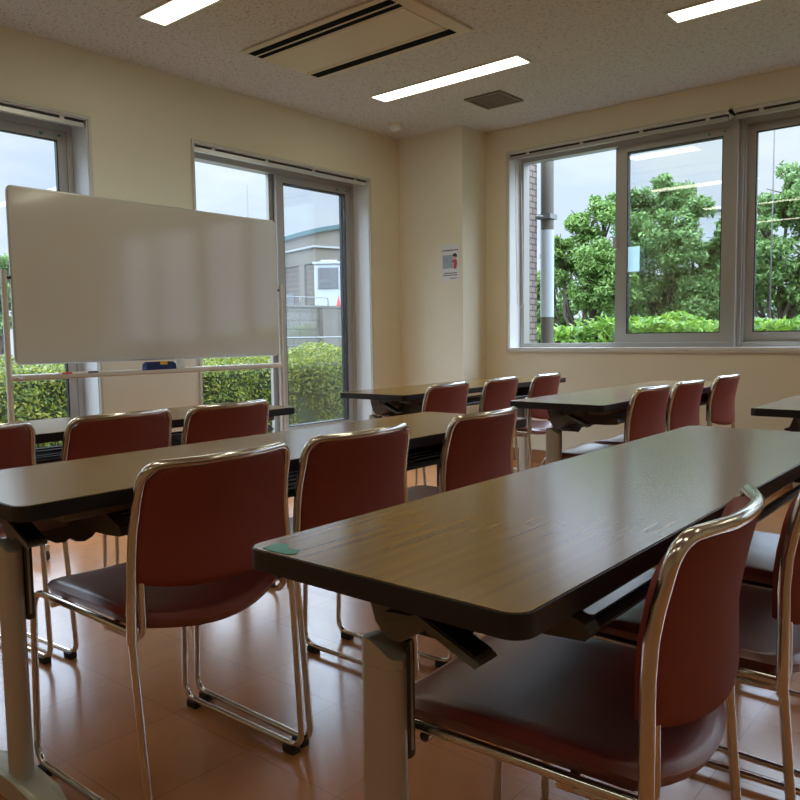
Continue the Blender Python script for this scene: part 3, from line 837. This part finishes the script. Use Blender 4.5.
# guard rail behind the hedge
t = empty('guard_rail', (0, 10.6, GZ)); tag(t, 'white guard rail behind the hedge outside the back window', 'guard rail')
pz = at(675, 327, 10.6)
bm = bmesh.new(); tube(bm, [(-2.2, 0, pz.z - GZ), (3.0, 0, pz.z - GZ)], .035, 8); obj('rail', bm, M['offwhite'], t, True, 40)
for x in (-2.0, -.4, 1.2, 2.8):
    bm = bmesh.new(); tube(bm, [(x, .03, 0), (x, .03, pz.z - GZ + .03)], .04, 8); obj('rail_post', bm, M['offwhite'], t, True, 40)
# white building behind the trees
a = at(690, 213, 26); b = at(760, 206, 26)
t = empty('apartment_block', (a.x, 26, GZ)); tag(t, 'plain off-white building half hidden behind the middle tree', 'building')
bm = bmesh.new(); box(bm, 0, b.x - a.x + 2, 0, 5, 0, a.z - GZ); obj('wall', bm, M['offwhite'], t)
bm = bmesh.new(); box(bm, -.1, b.x - a.x + 2.1, -.1, 5.1, a.z - GZ, a.z - GZ + .15); obj('parapet', bm, M['offwhite'], t)
# thin antenna pole
p = at(775, 110, 11.0)
bm = bmesh.new(); tube(bm, [(p.x, 11, GZ), (p.x, 11, 4.6)], [.012, .008], 6)
tag(obj('antenna_pole', bm, M['darkgrey'], smooth=True), 'thin dark pole rising above the trees in the right window', 'pole')

# exterior tiled wing wall, downpipe and bracket
structure(boxo('wall_exterior', .45, .80, YB + WT, 5.72, GZ, 4.0, brick_mat('small_wall_tiles', (.27, .215, .19), (.32, .255, .225), (.10, .082, .072), .10, .050, .007, .5, rot=(-PI / 2, PI / 2, 0))))
t = empty('downpipe', (.852, 5.80, GZ)); tag(t, 'grey-brown vertical downpipe beside the tiled wall outside the back window', 'pipe')
bm = bmesh.new(); tube(bm, [(0, 0, 0), (0, 0, 4.4)], .055, 16); obj('pipe', bm, M['pole'], t, True, 40)
bm = bmesh.new(); tube(bm, [(0, 0, 1.145 - GZ), (0, 0, 1.875 - GZ)], .0575, 16); obj('pale_sleeve', bm, M['sleeve'], t, True, 40)
bm = bmesh.new(); tube(bm, [(-.055, -.10, 1.985 - GZ), (0, -.045, 1.985 - GZ)], .012, 8); box(bm, -.062, .062, -.062, .062, 1.965 - GZ, 2.005 - GZ); obj('pipe_clamp', bm, M['steel'], t)

# left side: wall, rail, cabin, hall, mast
t = empty('boundary_wall', (-9.15, 10, GZ)); tag(t, 'grey concrete block wall beyond the hedge outside the left window', 'wall')
cb = brick_mat('concrete_block', (.13, .118, .098), (.165, .15, .125), (.09, .083, .07), .40, .20, .012, .9, noise=.25, rot=(-PI / 2, PI / 2, 0))
bm = bmesh.new(); box(bm, 0, .18, -.6, 8, 0, 1.70 - GZ); obj('block_course', bm, cb, t)
bm = bmesh.new(); box(bm, -.02, .20, -.6, 8, 1.70 - GZ, 1.75 - GZ); obj('coping', bm, M['concrete'], t)
q = atx(320, 320, -8.95).y - 10; q2 = atx(335, 320, -8.95).y - 10
bm = bmesh.new(); box(bm, .181, .30, q, q2, 0, 1.68 - GZ); obj('pier', bm, M['concrete'], t)
t = empty('hand_rail', (-9.06, 10, 1.752)); tag(t, 'thin grey hand rail along the top of the block wall', 'rail')
ra, rb = atx(288, 298, -9.06), atx(328, 298, -9.06); rz_ = rb.z - 1.752
bm = bmesh.new(); tube(bm, fillet([(0, ra.y - 10 - 1, rz_), (0, rb.y - 10, rz_), (0, rb.y - 10, 0)], .05), .012, 6); obj('rail', bm, M['steel'], t, True)
for y in (ra.y - 10 - .9, ra.y - 10 + .35):
    bm = bmesh.new(); tube(bm, [(0, y, 0), (0, y, rz_)], .010, 6); obj('rail_post', bm, M['steel'], t, True)
t = empty('mesh_fence', (-7.0, 9, GZ)); tag(t, 'low thin grey-green wire fence between hedge and block wall', 'fence')
fz = atx(320, 337.5, -7).z - GZ
bm = bmesh.new(); tube(bm, [(0, -1, fz), (0, 5.5, fz)], .02, 6); tube(bm, [(0, -1, fz - .7), (0, 5.5, fz - .7)], .012, 6); obj('rail', bm, M['steel'], t, True)
bm = bmesh.new()
for k in range(56): tube(bm, [(0, -1 + k * .116, 0.02), (0, -1 + k * .116, fz)], .004, 4)
obj('wire', bm, M['steel'], t)
# traffic cone standing on the wall
p = atx(339, 306, -9.05)
t = empty('traffic_cone', (-9.06, p.y, 1.75)); tag(t, 'small red traffic cone in front of the white cabin', 'traffic cone')
bm = bmesh.new(); lathe(bm, [(.055, .012), (.006, .24)], seg=14); obj('cone', bm, M['red'], t, True, 40)
bm = bmesh.new(); box(bm, -.07, .07, -.07, .07, 0, .012); obj('cone_base', bm, M['red'], t)
# white cabin
a = atx(314, 264, -12)
ca = math.atan2(.62, .78)
t = empty('site_cabin', (a.x, a.y, GZ), ca); tag(t, 'white cabin with a large grey window above the block wall', 'cabin')
Hc = a.z - GZ; Lc = 26 * 21.5 / 772; dpx = 21.5 / 772; Hw = lambda py: Hc - (py - 264) * dpx
bm = bmesh.new(); box(bm, 0, Lc, 0, .9, 0, Hc); obj('body', bm, M['cabin'], t)
bm = bmesh.new(); box(bm, -.04, Lc + .04, -.04, .94, Hc, Hc + .06); box(bm, .18, Lc - .1, .1, .8, Hc + .06, Hc + .12); obj('roof', bm, M['cabin'], t)
bm = bmesh.new(); box(bm, 4 * dpx, 24.5 * dpx, -.03, 0, Hw(289), Hw(268)); obj('window', bm, M['cabin_glass'], t)
bm = bmesh.new(); box(bm, Lc, Lc + .9, .15, .9, 0, Hc - .02); obj('side_panel', bm, M['offwhite'], t)
# sports hall
cx, cy = -22.0, 25.09; hz = 5.2
ang = math.atan2(2.0, .5)                  # direction of the right hand face
t = empty('sports_hall', (cx, cy, GZ), ang); tag(t, 'brown brick hall with pale pilasters and curved teal roof', 'building')
hb = brick_mat('brown_brick', (.15, .118, .095), (.18, .145, .115), (.11, .09, .075), .6, .12, .03, .9, noise=.15, rot=(PI / 2, 0, 0))
HB = hz - GZ
bm = bmesh.new(); box(bm, 0, 14, 0, 9, 0, HB - .75); obj('brick_wall', bm, hb, t)
bm = bmesh.new(); box(bm, -.06, 14, -.06, 9, HB - .75, HB - .05); obj('fascia_band', bm, M['beige'], t)
bm = bmesh.new(); box(bm, -.15, 14, -.15, 9.1, HB - .05, HB + .04); obj('coping', bm, M['offwhite'], t)
for y in (.9, 3.4): 
    bm = bmesh.new(); box(bm, -.10, 0, y, y + .5, 0, HB - .75); obj('pilaster', bm, M['beige'], t)
for x in (1.2, 4.4):
    bm = bmesh.new(); box(bm, x, x + .35, -.12, 0, 0, HB - .75); obj('pilaster', bm, M['beige'], t)
bm = bmesh.new(); box(bm, -.03, 0, 2.1, 2.9, HB - 2.9, HB - 2.0); obj('window', bm, M['cabin_glass'], t)
# arched upper part: facade along local x, axis along local y
n = 24; Wd = 15.0; prof = []
for k in range(n + 1):
    a_ = k / n; prof.append((-1.4 + Wd * a_, HB + .05 + 1.6 * math.sin(PI * a_) ** .9))
bm = bmesh.new(); prism(bm, [(-1.4, HB - .3)] + [(x, z) for x, z in prof] + [(-1.4 + Wd, HB - .3)], 'y', 3.2, 9); obj('arched_gable', bm, M['beige'], t)
bm = bmesh.new(); prism(bm, [(x, z + .002) for x, z in prof] + [(x, z + .22) for x, z in reversed(prof)], 'y', 3.0, 14); obj('curved_roof', bm, M['teal'], t)
p = atx(247, 185, -15)
bm = bmesh.new(); tube(bm, [(p.x, p.y, GZ), (p.x, p.y, p.z)], [.025, .010], 6)
tag(obj('antenna_pole', bm, M['darkgrey'], smooth=True), 'thin grey mast standing above the whiteboard in the left window', 'pole')

# ------------------------------------------------------------------ sky
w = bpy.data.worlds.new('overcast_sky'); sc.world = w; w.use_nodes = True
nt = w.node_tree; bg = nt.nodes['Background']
tc = nod(nt, 'ShaderNodeTexCoord'); sep = nod(nt, 'ShaderNodeSeparateXYZ'); nt.links.new(tc.outputs['Generated'], sep.inputs[0])
ramp = nod(nt, 'ShaderNodeValToRGB'); e = ramp.color_ramp.elements
e[0].position = 0.0; e[0].color = (.66, .80, 1.0, 1); e[1].position = .6; e[1].color = (.56, .73, 1.0, 1)
nt.links.new(sep.outputs['Z'], ramp.inputs[0])
mp = nod(nt, 'ShaderNodeMapping'); mp.inputs['Scale'].default_value = (1.5, 1.5, 4.5); nt.links.new(tc.outputs['Generated'], mp.inputs[0])
nz = nod(nt, 'ShaderNodeTexNoise', Scale=2.4, Detail=6.0, Roughness=.55); nt.links.new(mp.outputs[0], nz.inputs['Vector'])
cr = nod(nt, 'ShaderNodeValToRGB'); cr.color_ramp.elements[0].position = .40; cr.color_ramp.elements[1].position = .68
nt.links.new(nz.outputs['Fac'], cr.inputs[0])
mx = nod(nt, 'ShaderNodeMix', data_type='RGBA'); mx.inputs[7].default_value = (.84, .94, 1.0, 1)
nt.links.new(cr.outputs[0], mx.inputs[0]); nt.links.new(ramp.outputs[0], mx.inputs[6])
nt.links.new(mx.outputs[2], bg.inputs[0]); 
# overcast sky with brightness added above the camera's view to light the room
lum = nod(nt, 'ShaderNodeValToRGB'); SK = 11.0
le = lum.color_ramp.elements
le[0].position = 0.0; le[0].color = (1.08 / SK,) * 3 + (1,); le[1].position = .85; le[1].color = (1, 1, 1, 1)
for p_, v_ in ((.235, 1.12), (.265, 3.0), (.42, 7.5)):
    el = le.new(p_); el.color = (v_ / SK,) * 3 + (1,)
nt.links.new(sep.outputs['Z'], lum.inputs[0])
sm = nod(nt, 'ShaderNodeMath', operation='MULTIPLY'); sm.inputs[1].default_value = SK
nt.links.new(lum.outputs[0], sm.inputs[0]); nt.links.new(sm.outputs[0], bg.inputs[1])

# ------------------------------------------------------------------ view
vs = sc.view_settings; vs.view_transform = 'Standard'; vs.look = 'None'; vs.exposure = 0; vs.gamma = 1; vs.use_curve_mapping = False
cy_ = sc.cycles; cy_.max_bounces = 10; cy_.diffuse_bounces = 5; cy_.glossy_bounces = 5; cy_.transparent_max_bounces = 16
cy_.use_denoising = True; cy_.caustics_reflective = False; cy_.sample_clamp_indirect = 6.0
